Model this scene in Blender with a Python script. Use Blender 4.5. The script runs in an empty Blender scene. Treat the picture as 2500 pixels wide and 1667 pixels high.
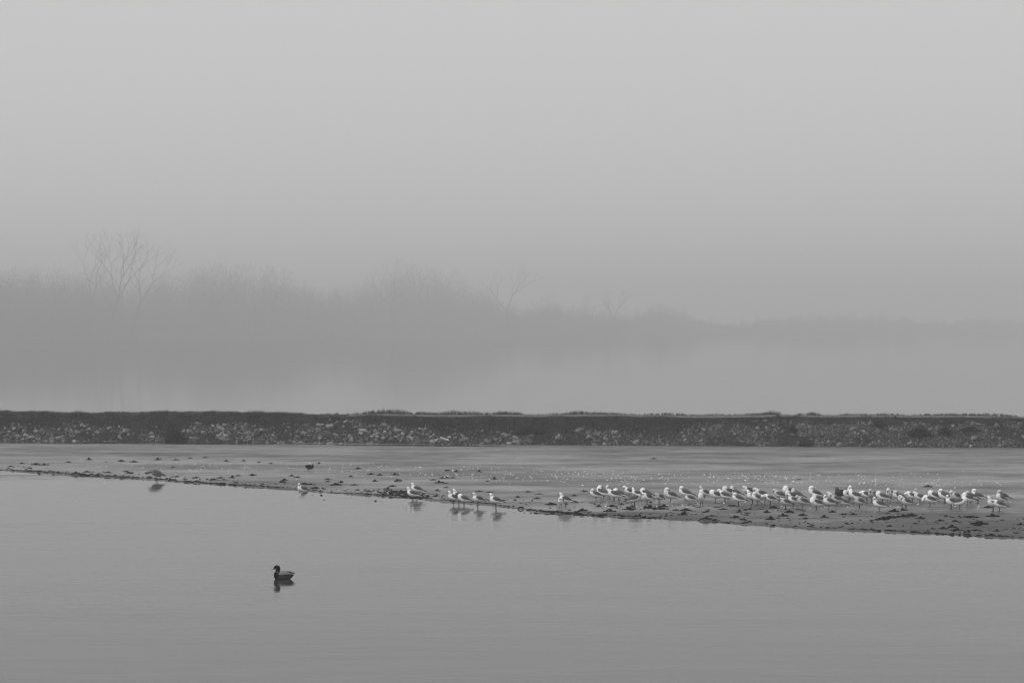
import bpy, math, random
import numpy as np
from mathutils import Vector, Matrix

# ------------------------------------------------------------------ camera, sky, sun, exposure
scene = bpy.context.scene
COL = scene.collection
R = math.radians
CAM_H = 5.1                    # eye height above the water (m)
LENS = 80.0
K = LENS / 200.0               # depths below were first judged for a 200 mm lens
FPX = 2500 * LENS / 36.0       # focal length in photo pixels
HOR = 800.0                    # photo row of the true horizon

cam_d = bpy.data.cameras.new('camera')
cam_d.lens = LENS; cam_d.sensor_width = 36.0; cam_d.sensor_fit = 'HORIZONTAL'
cam_d.clip_start = 0.5; cam_d.clip_end = 20000
cam = bpy.data.objects.new('camera', cam_d); COL.objects.link(cam)
cam.location = (0, 0, CAM_H)
cam.rotation_euler = (R(90) - math.atan((833.5 - HOR) / FPX), 0, 0)
scene.camera = cam

SUN_EL, SUN_AZ = R(48), R(-130)      # azimuth from +Y, clockwise: behind the camera's left shoulder
world = bpy.data.worlds.new('World'); scene.world = world
world.use_nodes = True
wn, wl = world.node_tree.nodes, world.node_tree.links
bg = wn['Background']
sky = wn.new('ShaderNodeTexSky'); sky.sky_type = 'NISHITA'; sky.sun_disc = False
sky.sun_elevation = SUN_EL; sky.sun_rotation = SUN_AZ
sky.air_density = 1.0; sky.dust_density = 4.0; sky.ozone_density = 1.0
bw = wn.new('ShaderNodeRGBToBW'); wl.new(sky.outputs[0], bw.inputs[0])
over = wn.new('ShaderNodeMix'); over.data_type = 'FLOAT'
over.inputs[0].default_value = 0.88                 # closed cloud deck over the clear sky
wl.new(bw.outputs[0], over.inputs[2]); over.inputs[3].default_value = 5.95
wl.new(over.outputs[0], bg.inputs[0]); bg.inputs[1].default_value = 0.1

sun_d = bpy.data.lights.new('sun', 'SUN'); sun_d.energy = 1.5; sun_d.angle = R(35)
sun_d.color = (1, 1, 1)
sun = bpy.data.objects.new('sun', sun_d); COL.objects.link(sun)
sd = Vector((math.sin(SUN_AZ) * math.cos(SUN_EL), math.cos(SUN_AZ) * math.cos(SUN_EL), math.sin(SUN_EL)))
sun.rotation_euler = sd.to_track_quat('Z', 'Y').to_euler()

vs = scene.view_settings
vs.view_transform = 'Standard'; vs.look = 'None'; vs.exposure = 0.25; vs.gamma = 1.0
vs.use_curve_mapping = False
scene.render.engine = 'CYCLES'
cy = scene.cycles
cy.max_bounces = 6; cy.diffuse_bounces = 2; cy.glossy_bounces = 3; cy.volume_bounces = 0
cy.filter_width = 1.15; cy.use_denoising = True; cy.denoiser = 'OPENIMAGEDENOISE'; cy.denoising_input_passes = 'RGB_ALBEDO_NORMAL'
HAZE = 0.0014

rng = np.random.default_rng(7)
rnd = random.Random(11)

# ------------------------------------------------------------------ helpers
def at(x, y, z=0.0):
    """photo pixel of a point that stands at height z above the water -> world point"""
    d = (CAM_H - z) * FPX / (y - HOR)
    return Vector(((x - 1250) / FPX * d, d, z))

def tag(o, label=None, cat=None, group=None, kind=None):
    if label: o['label'] = label
    if cat: o['category'] = cat
    if group: o['group'] = group
    if kind: o['kind'] = kind
    return o

def mesh_np(name, v, f, mats, smooth=False, attr=None, midx=None):
    """v (n,3), f list of tuples or (m,k) array"""
    me = bpy.data.meshes.new(name)
    if isinstance(f, np.ndarray):
        m, k = f.shape
        me.vertices.add(len(v)); me.vertices.foreach_set('co', np.asarray(v, dtype=np.float32).ravel())
        me.loops.add(m * k); me.loops.foreach_set('vertex_index', f.astype(np.int32).ravel())
        me.polygons.add(m)
        me.polygons.foreach_set('loop_start', np.arange(0, m * k, k, dtype=np.int32))
        me.polygons.foreach_set('loop_total', np.full(m, k, dtype=np.int32))
        me.update(calc_edges=True)
    else:
        me.from_pydata([tuple(p) for p in v], [], f); me.update()
    for mt in (mats if isinstance(mats, (list, tuple)) else [mats]): me.materials.append(mt)
    if midx is not None: me.polygons.foreach_set('material_index', np.asarray(midx, dtype=np.int32))
    me.polygons.foreach_set('use_smooth', np.full(len(me.polygons), smooth, dtype=bool))
    for an, av in (attr or {}).items():
        a = me.attributes.new(an, 'FLOAT', 'POINT'); a.data.foreach_set('value', np.asarray(av, dtype=np.float32))
    return me

def link(name, me, parent=None):
    o = bpy.data.objects.new(name, me); COL.objects.link(o)
    if parent is not None: o.parent = parent
    return o

def vnoise(x, y, seed=0):
    """2-D value noise, numpy, range 0..1"""
    x = np.asarray(x, dtype=float); y = np.asarray(y, dtype=float)
    xi = np.floor(x).astype(np.int64); yi = np.floor(y).astype(np.int64)
    fx = x - xi; fy = y - yi
    fx = fx * fx * (3 - 2 * fx); fy = fy * fy * (3 - 2 * fy)
    def h(a, b):
        n = (a * 374761393 + b * 668265263 + seed * 1274126177) & 0x7fffffff
        n = ((n ^ (n >> 13)) * 1103515245) & 0x7fffffff
        n = ((n ^ (n >> 15)) * 668265263) & 0x7fffffff
        return ((n ^ (n >> 16)) & 0xffffff) / float(0xffffff)
    a = h(xi, yi) * (1 - fx) + h(xi + 1, yi) * fx
    b = h(xi, yi + 1) * (1 - fx) + h(xi + 1, yi + 1) * fx
    return a * (1 - fy) + b * fy

def fbm(x, y, seed=0, oct=4):
    s = 0; a = 0.5; t = 0
    for i in range(oct):
        s = s + a * vnoise(np.asarray(x) * 2 ** i, np.asarray(y) * 2 ** i, seed + i * 17); t += a; a *= 0.5
    return s / t

# ------------------------------------------------------------------ materials (black and white photograph: greys)
def mat(name, v, rough=0.6, var=0.0, scale=20.0, spec=0.3, attr=None, attr_lo=None, rand=0.0):
    m = bpy.data.materials.new(name); m.use_nodes = True
    n, l = m.node_tree.nodes, m.node_tree.links
    b = n['Principled BSDF']
    b.inputs['Roughness'].default_value = rough
    b.inputs['Specular IOR Level'].default_value = spec
    b.inputs['Base Color'].default_value = (v, v, v, 1)
    src = None
    if attr:
        a = n.new('ShaderNodeAttribute'); a.attribute_name = attr
        mr = n.new('ShaderNodeMapRange'); l.new(a.outputs['Fac'], mr.inputs[0])
        mr.inputs[3].default_value = attr_lo; mr.inputs[4].default_value = v
        src = mr.outputs[0]
    if rand:
        oi = n.new('ShaderNodeObjectInfo')
        mr = n.new('ShaderNodeMapRange'); l.new(oi.outputs['Random'], mr.inputs[0])
        mr.inputs[3].default_value = v * (1 - rand); mr.inputs[4].default_value = v * (1 + rand)
        src = mr.outputs[0]
    if var:
        tc = n.new('ShaderNodeTexCoord'); tx = n.new('ShaderNodeTexNoise')
        tx.inputs['Scale'].default_value = scale; tx.inputs['Detail'].default_value = 4
        l.new(tc.outputs['Object'], tx.inputs['Vector'])
        mr = n.new('ShaderNodeMapRange'); l.new(tx.outputs['Fac'], mr.inputs[0])
        mr.inputs[1].default_value = 0.25; mr.inputs[2].default_value = 0.75
        mr.inputs[3].default_value = 1 - var; mr.inputs[4].default_value = 1 + var
        mu = n.new('ShaderNodeMath'); mu.operation = 'MULTIPLY'
        l.new(mr.outputs[0], mu.inputs[0])
        if src: l.new(src, mu.inputs[1])
        else: mu.inputs[1].default_value = v
        src = mu.outputs[0]
    if src: l.new(src, b.inputs['Base Color'])
    return m

M = {
 'white': mat('white_plumage', 0.80, 0.75, 0.05, 40, 0.15),
 'mantle': mat('grey_mantle', 0.115, 0.7, 0.12, 60, 0.15),
 'black': mat('black_primaries', 0.012, 0.6, 0, 20, 0.15),
 'legs': mat('gull_legs', 0.03, 0.6),
 'bill': mat('gull_bill', 0.07, 0.5),
 'eye': mat('eye', 0.01, 0.3),
 'juv': mat('mottled_plumage', 0.055, 0.8, 0.6, 55, 0.1),
 'juvface': mat('pale_mottled_face', 0.30, 0.8, 0.5, 70, 0.1),
 'pale1': mat('white_plumage_streaked', 0.68, 0.75, 0.18, 45, 0.15),
 'pale2': mat('greyish_plumage', 0.52, 0.75, 0.25, 35, 0.15),
 'backlit_grey': mat('backlit_grey_plumage', 0.17, 0.75, 0.25, 30, 0.15),  # greyish underparts, darkened further: backlit shade put into the plumage colour
 'coot': mat('coot_plumage', 0.008, 0.7, 0.2, 30, 0.1),
 'dhead': mat('duck_head', 0.002, 0.7, 0, 20, 0.02),
 'dflank': mat('duck_flank', 0.030, 0.7, 0.35, 45, 0.1),
 'dback': mat('duck_back', 0.20, 0.7, 0.3, 50, 0.1),
 'ddark': mat('duck_dark', 0.003, 0.8, 0, 20, 0.02),
 'weed': mat('wet_weed', 0.010, 0.9, 0.4, 40, 0.02),
 'shell': mat('shell', 0.75, 0.5),
 'stone': mat('riprap_stone', 0.14, 0.85, 0.35, 9, 0.2, rand=0.75),
 'rubble': mat('riprap_rubble', 0.27, 0.85, 0.25, 7, 0.2, attr='tone', attr_lo=0.03),
 'soil': mat('bank_soil', 0.03, 0.9, 0.35, 3, 0.1),
 'track': mat('gravel_track', 0.10, 0.9, 0.2, 2, 0.1),
 'grass': mat('winter_grass', 0.13, 0.85, 0, 20, 0.1, attr='tone', attr_lo=0.022),
 'shrub': mat('dark_shrub', 0.028, 0.85, 0.3, 5, 0.1),
 'bark': mat('bark', 0.05, 0.9, 0.2, 0.6, 0.1),
 'twig': mat('wood_twigs', 0.12, 0.9, 0.25, 0.05, 0.1),
 'land': mat('far_land', 0.06, 0.95, 0.3, 0.02, 0.1),
 'plank': mat('driftwood', 0.40, 0.8, 0.2, 12),
}

# water: dark silty body under a Fresnel mirror with long low ripples
def water_mat():
    m = bpy.data.materials.new('lake_water'); m.use_nodes = True
    n, l = m.node_tree.nodes, m.node_tree.links; b = n['Principled BSDF']
    b.inputs['Base Color'].default_value = (0.035, 0.035, 0.035, 1)
    b.inputs['IOR'].default_value = 1.33
    b.inputs['Roughness'].default_value = 0.05
    g = n.new('ShaderNodeNewGeometry')
    last = None
    mp = n.new('ShaderNodeMapping'); mp.inputs['Scale'].default_value = (.05, .16, 1); l.new(g.outputs['Position'], mp.inputs['Vector'])
    pt = n.new('ShaderNodeTexNoise'); pt.inputs['Scale'].default_value = 1; pt.inputs['Detail'].default_value = 3; l.new(mp.outputs[0], pt.inputs['Vector'])
    calm = n.new('ShaderNodeMapRange'); l.new(pt.outputs['Fac'], calm.inputs[0])          # slicks and ruffled patches
    calm.inputs[1].default_value = .35; calm.inputs[2].default_value = .68; calm.inputs[3].default_value = .35; calm.inputs[4].default_value = 1.7
    sep = n.new('ShaderNodeSeparateXYZ'); l.new(g.outputs['Position'], sep.inputs[0])     # the bank shelters the still water behind it
    lee = n.new('ShaderNodeMapRange'); l.new(sep.outputs[1], lee.inputs[0])
    lee.inputs[1].default_value = 95; lee.inputs[2].default_value = 125; lee.inputs[3].default_value = 1.0; lee.inputs[4].default_value = .22
    ml = n.new('ShaderNodeMath'); ml.operation = 'MULTIPLY'; l.new(calm.outputs[0], ml.inputs[0]); l.new(lee.outputs[0], ml.inputs[1]); calm = ml
    for (sx, sy, dist, det) in ((0.6, 2.6, 0.0045, 2), (2.2, 9.0, 0.0016, 2), (0.05, 0.3, 0.018, 1)):
        mp = n.new('ShaderNodeMapping'); mp.inputs['Scale'].default_value = (sx, sy, 1)
        mp.inputs['Rotation'].default_value = (0, 0, R(4))
        l.new(g.outputs['Position'], mp.inputs['Vector'])
        t = n.new('ShaderNodeTexNoise'); t.inputs['Scale'].default_value = 1.0; t.inputs['Detail'].default_value = det
        l.new(mp.outputs[0], t.inputs['Vector'])
        bp = n.new('ShaderNodeBump'); bp.inputs['Strength'].default_value = 1.0
        bp.inputs['Distance'].default_value = dist
        mu = n.new('ShaderNodeMath'); mu.operation = 'MULTIPLY'
        l.new(t.outputs['Fac'], mu.inputs[0]); l.new(calm.outputs[0], mu.inputs[1])
        l.new(mu.outputs[0], bp.inputs['Height'])
        if last: l.new(last.outputs[0], bp.inputs['Normal'])
        last = bp
    l.new(last.outputs[0], b.inputs['Normal'])
    return m
M['water'] = water_mat()

def mud_mat():
    m = bpy.data.materials.new('wet_mud'); m.use_nodes = True
    n, l = m.node_tree.nodes, m.node_tree.links; b = n['Principled BSDF']
    a = n.new('ShaderNodeAttribute'); a.attribute_name = 'wet'
    g = n.new('ShaderNodeNewGeometry')
    t = n.new('ShaderNodeTexNoise'); t.inputs['Scale'].default_value = 1.1; t.inputs['Detail'].default_value = 6
    l.new(g.outputs['Position'], t.inputs['Vector'])
    ad = n.new('ShaderNodeMath'); ad.operation = 'MULTIPLY_ADD'
    l.new(t.outputs['Fac'], ad.inputs[0]); ad.inputs[1].default_value = 0.7
    sb = n.new('ShaderNodeMath'); sb.operation = 'SUBTRACT'; l.new(a.outputs['Fac'], sb.inputs[0]); sb.inputs[1].default_value = 0.35
    l.new(sb.outputs[0], ad.inputs[2])
    mr = n.new('ShaderNodeMapRange'); l.new(ad.outputs[0], mr.inputs[0])
    mr.inputs[1].default_value = 0.1; mr.inputs[2].default_value = 0.9
    mr.inputs[3].default_value = 0.62; mr.inputs[4].default_value = 0.27
    l.new(mr.outputs[0], b.inputs['Roughness'])
    mc = n.new('ShaderNodeMapRange'); l.new(ad.outputs[0], mc.inputs[0])
    mc.inputs[3].default_value = 0.080; mc.inputs[4].default_value = 0.18
    mp = n.new('ShaderNodeMapping'); mp.inputs['Scale'].default_value = (.38, 1.9, 1); l.new(g.outputs['Position'], mp.inputs['Vector'])
    t3 = n.new('ShaderNodeTexNoise'); t3.inputs['Scale'].default_value = 1; t3.inputs['Detail'].default_value = 5; t3.inputs['Distortion'].default_value = .6
    l.new(mp.outputs[0], t3.inputs['Vector'])
    rid = n.new('ShaderNodeMapRange'); l.new(t3.outputs['Fac'], rid.inputs[0])
    rid.inputs[1].default_value = .36; rid.inputs[2].default_value = .52; rid.inputs[3].default_value = .62; rid.inputs[4].default_value = 1.0
    mm = n.new('ShaderNodeMath'); mm.operation = 'MULTIPLY'; l.new(mc.outputs[0], mm.inputs[0]); l.new(rid.outputs[0], mm.inputs[1])
    l.new(mm.outputs[0], b.inputs['Base Color'])
    ms = n.new('ShaderNodeMapRange'); l.new(ad.outputs[0], ms.inputs[0])
    ms.inputs[3].default_value = 0.12; ms.inputs[4].default_value = 0.5
    m2 = n.new('ShaderNodeMath'); m2.operation = 'MULTIPLY'; l.new(ms.outputs[0], m2.inputs[0]); l.new(rid.outputs[0], m2.inputs[1])
    l.new(m2.outputs[0], b.inputs['Specular IOR Level'])
    t2 = n.new('ShaderNodeTexNoise'); t2.inputs['Scale'].default_value = 5.0; t2.inputs['Detail'].default_value = 3
    l.new(g.outputs['Position'], t2.inputs['Vector'])
    bp = n.new('ShaderNodeBump'); bp.inputs['Distance'].default_value = 0.010; l.new(t2.outputs['Fac'], bp.inputs['Height'])
    l.new(bp.outputs[0], b.inputs['Normal'])
    return m
M['mud'] = mud_mat()

# ------------------------------------------------------------------ outlines read from the photograph, turned into plan curves
shore_px = [(0,1147),(60,1151),(100,1153),(200,1161),(300,1166),(370,1169),(430,1175),(500,1180),(560,1184),(640,1189),(690,1193),
 (740,1195),(800,1203),(860,1206),(930,1209),(955,1211),(985,1213),(1030,1217),(1090,1224),(1150,1228),(1200,1232),(1260,1241),(1330,1251),
 (1390,1254),(1450,1258),(1530,1262),(1580,1264),(1690,1270),(1800,1278),(1850,1281),(2000,1291),(2150,1297),(2220,1301),(2300,1304),
 (2370,1308),(2430,1311),(2500,1314)]
foot_px = [(0,1076),(400,1078),(800,1082),(1300,1087),(1900,1091.5),(2500,1096)]
def plan(px):
    p = [at(x, y) for x, y in px]
    xs = np.array([q.x for q in p]); ys = np.array([q.y for q in p])
    s0 = (ys[3] - ys[0]) / (xs[3] - xs[0]) if len(xs) > 6 else (ys[-1] - ys[0]) / (xs[-1] - xs[0])
    s1 = (ys[-1] - ys[-6]) / (xs[-1] - xs[-6])
    xs = np.concatenate([[xs[0] - 120], xs, [xs[-1] + 120]])
    ys = np.concatenate([[ys[0] - 120 * s0], ys, [ys[-1] + 120 * s1]])
    return lambda X: np.interp(X, xs, ys)
shoreY = plan(shore_px); footY = plan(foot_px)

# ------------------------------------------------------------------ setting: lake bed, water, far land
BIG = 2600
def quad_sheet(name, x0, x1, y0, y1, z, m):
    o = link(name, mesh_np(name, np.array([(x0,y0,z),(x1,y0,z),(x1,y1,z),(x0,y1,z)]), [(0,1,2,3)], m))
    return tag(o, kind='structure')
quad_sheet('lake_bed', -BIG, BIG, -BIG, BIG, -0.9, M['land'])
quad_sheet('water', -BIG, BIG, -BIG, BIG, 0.0, M['water'])

def treeD(x):                       # the far shore runs slightly away to the right
    return np.interp(np.asarray(x, float), [-400, 0, 700, 1500, 1800, 2500, 2900], [930, 980, 1130, 1400, 1620, 2030, 2090])
def far_land():
    xs = np.linspace(-2200, 4700, 170); rows = [(-14, -0.3), (-8, 0.3), (30, 6.0), (120, 9.0), (260, 10.0), (480, 10.0)]
    v = []
    for dy, z in rows:
        for xp in xs:
            D = float(treeD(xp)); X = (xp - 1250) / FPX * D
            hill = 1 if z < 1 else float(np.interp(xp, [0, 1000, 1700, 2500], [1, .8, .25, .15]))
            v.append((X, D + dy + 2 * math.sin(X * .05), z * hill + 0.15 * math.sin(X * .21 + dy)))
    n = len(xs); f = []
    for r in range(len(rows) - 1):
        for i in range(n - 1): f.append((r*n+i, r*n+i+1, (r+1)*n+i+1, (r+1)*n+i))
    tag(link('far_shore', mesh_np('far_shore', v, f, M['land'], True)), kind='structure')
far_land()

# ------------------------------------------------------------------ mudflat: low relief, pools where it dips below the water
def mud_height(X, Y):
    ds = Y - shoreY(X)
    ds = ds + (fbm(X * 1.3, Y * 1.0, 3) - 0.5) * 0.9 + (vnoise(X * 6, Y * 4, 5) - .5) * 0.2
    z = np.where(ds > 0, 0.018 + 0.030 * (1 - np.exp(-np.maximum(ds, 0) / 0.6)), 0.018 + 0.09 * ds)
    relief = (fbm(X * 0.22, Y * 0.40, 21, 5) - 0.5) * 0.05 + (fbm(X * 1.5, Y * 2.2, 31, 3) - .5) * 0.012
    z = z + relief * np.clip(ds / 1.2, 0, 1)
    d2 = footY(X) - Y
    z = z - 0.062 * np.exp(-((d2 - .6) / 2.2) ** 2) * np.clip(0.72 + 0.5 * np.tanh(-X / 10), 0, 1.1)
    return z
def build_mud():
    xs = np.concatenate([np.arange(-75, -27, .6), np.arange(-27, 27, .13), np.arange(27, 75, .6)])
    n = len(xs); rows = 330
    # rows follow the shoreline so that its edge stays crisp
    t = np.concatenate([np.linspace(-1.5, 1.5, 60), 1.5 + (np.linspace(0, 1, rows - 60 + 1)[1:] ** 1.1) * 1.0])
    X = np.repeat(xs[None, :], rows, 0)
    s = shoreY(xs); e = footY(xs) + 1.2
    Y = np.where((t <= 1.5)[:, None], s[None, :] + t[:, None], (s + 1.5)[None, :] + (t[:, None] - 1.5) * (e - s - 1.5)[None, :])
    Z = mud_height(X, Y)
    ds = Y - s[None, :]
    right = np.clip((X - 1.0 + (fbm(X*.3, Y*.5, 55)-.5)*8) / 6.0, 0, 1)
    dark = np.clip(1.15 - ds / (0.25 + 7.5 * right), 0, 1)           # weedy algal mud by the water's edge
    wet = 0.5 + (fbm(X * 0.26, Y * 0.6, 77, 5) - 0.5) * 1.15 - 0.55 * dark + 0.05
    v = np.stack([X.ravel(), Y.ravel(), Z.ravel()], 1)
    i = np.arange(rows - 1)[:, None] * n + np.arange(n - 1)[None, :]
    f = np.stack([i, i + 1, i + 1 + n, i + n], -1).reshape(-1, 4)
    o = link('mudflat', mesh_np('mudflat', v, f, M['mud'], True, {'wet': np.clip(wet, 0, 1).ravel()}))
    tag(o, kind='structure')
build_mud()
def ground_z(x, y):
    return float(max(mud_height(np.array([x]), np.array([y]))[0], 0.0))

# ------------------------------------------------------------------ stony embankment
def crestZ(X):
    return 1.08 + 0.03 * np.tanh(X / 10) + (fbm(X * .25, X * 0, 91, 3) - .5) * 0.15
PROF = [(-.8, -.9), (0, -.12), (.25, .06), (.8, .38), (1.4, .70), (1.9, .90), (2.3, .985), (2.7, 1.0), (4.5, 1.0), (6.6, 1.0), (9.5, -.9)]
def bank_pt(X, k):                  # point of the bank's cross-section k at X (arrays)
    dy, h = PROF[k]; X = np.asarray(X, float)
    cz = crestZ(X); j = X * 0 if k in (0, 10) else fbm(X * .9, X * 0 + k * 1.7, 12, 3) - .5
    return footY(X) + dy + j * .35, (h * cz if h > 0 else X * 0 + h) + j * .10 * (k < 9)
def build_bank():
    xs = np.concatenate([np.arange(-140, -30, 2.0), np.arange(-30, 30, .3), np.arange(30, 141, 2.0)])
    prof = PROF; v = []
    for k in range(len(prof)):
        yy, zz = bank_pt(xs, k); v += list(zip(xs, yy, zz))
    n = len(xs)
    f = [(r*n+i, r*n+i+1, (r+1)*n+i+1, (r+1)*n+i) for r in range(len(prof) - 1) for i in range(n - 1)]
    o = link('embankment', mesh_np('embankment', v, f, M['soil'], True))
    tag(o, kind='structure')
    v = []
    xs = np.arange(-7.5, 30, .3); n = len(xs)
    for dy in (2.75, 3.4, 4.6, 5.4):
        for X in xs: v.append((X, float(footY(X)) + dy + .25 * (float(vnoise(X * .4, dy, 8)) - .5), float(crestZ(X)) + .085 - .03 * abs(dy - 4)))
    f = [(r*n+i, r*n+i+1, (r+1)*n+i+1, (r+1)*n+i) for r in range(3) for i in range(n - 1)]
    tag(link('gravel_track', mesh_np('gravel_track', v, f, M['track'], True)), kind='structure')
    return o
bank = build_bank()
def slope_pt(X, t):                 # t: 0 foot .. 1 crest
    X = np.atleast_1d(np.asarray(X, float)); t = np.broadcast_to(np.asarray(t, float), X.shape)
    Yk = np.stack([bank_pt(X, k)[0] for k in range(1, 7)]); Zk = np.stack([bank_pt(X, k)[1] for k in range(1, 7)])
    kk = np.interp(t * 2.3, [PROF[k][0] for k in range(1, 7)], np.arange(6.0)); k0 = np.minimum(kk.astype(int), 4); w = kk - k0; a = np.arange(len(X))
    return Yk[k0, a] * (1 - w) + Yk[k0 + 1, a] * w, Zk[k0, a] * (1 - w) + Zk[k0 + 1, a] * w
def veg_line(X):                    # share of the slope that is bare stone, from the photograph
    xp = np.asarray(X) / (250 * K) * FPX + 1250
    base = np.interp(xp, [0,130,260,330,400,450,560,640,760,850,950,1000,1100,1200,1280,1380,1480,1560,1620,1680,1760,1900,2100,2200,2300,2400,2500],
                         [.45,.62,.50,.30,.22,.55,.66,.46,.62,.72,.66,.52,.50,.40,.34,.52,.48,.36,.30,.55,.70,.78,.80,.80,.74,.78,.78])
    return base + (fbm(np.asarray(X) * 1.1, np.asarray(X) * 0, 44, 3) - .5) * .22

def ico_verts():
    p = (1 + 5 ** .5) / 2
    v = np.array([(-1,p,0),(1,p,0),(-1,-p,0),(1,-p,0),(0,-1,p),(0,1,p),(0,-1,-p),(0,1,-p),(p,0,-1),(p,0,1),(-p,0,-1),(-p,0,1)], float)
    v /= np.linalg.norm(v[0])
    f = np.array([(0,11,5),(0,5,1),(0,1,7),(0,7,10),(0,10,11),(1,5,9),(5,11,4),(11,10,2),(10,7,6),(7,1,8),(3,9,4),(3,4,2),(3,2,6),(3,6,8),(3,8,9),(4,9,5),(2,4,11),(6,2,10),(8,6,7),(9,8,1)])
    return v, f
ICO_V, ICO_F = ico_verts()
def rand_rot(n):
    q = rng.normal(size=(n, 4)); q /= np.linalg.norm(q, axis=1)[:, None]
    w, x, y, z = q.T
    return np.stack([np.stack([1-2*(y*y+z*z), 2*(x*y-z*w), 2*(x*z+y*w)], -1),
                     np.stack([2*(x*y+z*w), 1-2*(x*x+z*z), 2*(y*z-x*w)], -1),
                     np.stack([2*(x*z-y*w), 2*(y*z+x*w), 1-2*(x*x+y*y)], -1)], 1)
def soup(name, pos, scl, m, tone=None, rot=True, jit=.28, parent=None, yaw_only=False):
    """many small angular lumps as one mesh"""
    n = len(pos)
    V = ICO_V[None] * (1 + rng.uniform(-jit, jit, (n, 12, 1)))
    if yaw_only:
        V = V * scl[:, None, :]
        a = rng.uniform(0, 6.28, n); c, s = np.cos(a), np.sin(a)
        V = np.stack([V[..., 0]*c[:, None]-V[..., 1]*s[:, None], V[..., 0]*s[:, None]+V[..., 1]*c[:, None], V[..., 2]], -1)
    else:
        V = np.einsum('nij,nkj->nki', rand_rot(n), V * scl[:, None, :])
    V = V + pos[:, None, :]
    F = (ICO_F[None] + (np.arange(n) * 12)[:, None, None]).reshape(-1, 3)
    at_ = {'tone': np.repeat(tone, 12)} if tone is not None else None
    o = link(name, mesh_np(name, V.reshape(-1, 3), F, m, False, at_), parent)
    return o

def build_stones():
    N = 24000
    X = np.where(rng.uniform(size=N) < .42, rng.uniform(-27, 6, N), rng.uniform(6, 27, N)); t = rng.uniform(-.02, 1.0, N)
    xp = X / (250 * K) * FPX + 1250
    big = np.interp(xp, [0, 1300, 1700, 2500], [.72, .66, .22, .16])
    size = np.exp(rng.normal(math.log(.050), .45, N)) * (0.5 + .7 * big)
    edge = veg_line(X)
    patch = fbm(X * .8, t * 2.2, 66, 3)
    dens = np.clip((edge - t) / .30 + .5, 0.0, 1) * np.where(patch < .40, .18, .92)
    size = np.where((rng.uniform(size=N) < .016 * big) & (t < edge), size * 2.3, size)
    size = np.where(t > edge + .05, np.minimum(size, .05), size)
    keep = rng.uniform(size=N) < dens + .01
    X, t, size, xp = X[keep], t[keep], np.clip(size[keep], .03, .24), xp[keep]
    Y, Z = slope_pt(X, t)
    Y = Y - size * .15; Z = Z + size * .2
    order = np.argsort(-size); top = order[:300]; rest = order[300:]
    # eight stone shapes, rounded blocks of about 50 faces
    import bmesh
    shapes = []
    for k in range(8):
        bm = bmesh.new(); bmesh.ops.create_cube(bm, size=1.25)
        bmesh.ops.bevel(bm, geom=bm.edges[:], offset=.3, segments=1, affect='EDGES')
        rr = random.Random(k)
        for w in bm.verts:
            w.co *= 1 + rr.uniform(-.22, .22); w.co.x *= 1.15 + .25 * (k % 3); w.co.z *= .8
        me = bpy.data.meshes.new('stone'); bm.to_mesh(me); bm.free(); me.materials.append(M['stone']); shapes.append(me)
    for i in top:
        o = link('stone', shapes[rnd.randrange(8)], bank)
        o.location = (X[i], Y[i], Z[i]); o.scale = (size[i],) * 3
        o.rotation_euler = (rnd.uniform(-.6, .2), rnd.uniform(-.5, .7), rnd.uniform(0, 6.28))
    n = len(rest)
    pos = np.stack([X[rest], Y[rest], Z[rest]], 1)
    scl = size[rest][:, None] * rng.uniform(.7, 1.35, (n, 3))
    tone = np.clip(rng.beta(.9, 3.4, n), 0, 1)
    tag(soup('riprap', pos, scl, M['rubble'], tone, parent=bank), kind='stuff')
    # stones of the bank outside the picture, sparse
build_stones()

def blades(name, X, Y, Z, h, w, lean, tone, m, lean_dir=None):
    n = len(X); a = rng.uniform(0, 3.14, n)
    dx, dy = np.cos(a) * w / 2, np.sin(a) * w / 2
    b = rng.uniform(0, 6.28, n) if lean_dir is None else lean_dir
    lx, ly = np.cos(b) * lean * h, np.sin(b) * lean * h
    P = np.stack([np.stack([X-dx, Y-dy, Z-.02], -1), np.stack([X+dx, Y+dy, Z-.02], -1),
                  np.stack([X+dx*.6+lx*.4, Y+dy*.6+ly*.4, Z+h*.6], -1), np.stack([X-dx*.6+lx*.4, Y-dy*.6+ly*.4, Z+h*.6], -1),
                  np.stack([X+lx, Y+ly, Z+h], -1)], 1)
    F0 = np.array([(0, 1, 2), (0, 2, 3), (3, 2, 4)])
    F = (F0[None] + (np.arange(n) * 5)[:, None, None]).reshape(-1, 3)
    return link(name, mesh_np(name, P.reshape(-1, 3), F, m, False, {'tone': np.repeat(tone, 5)}))

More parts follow.
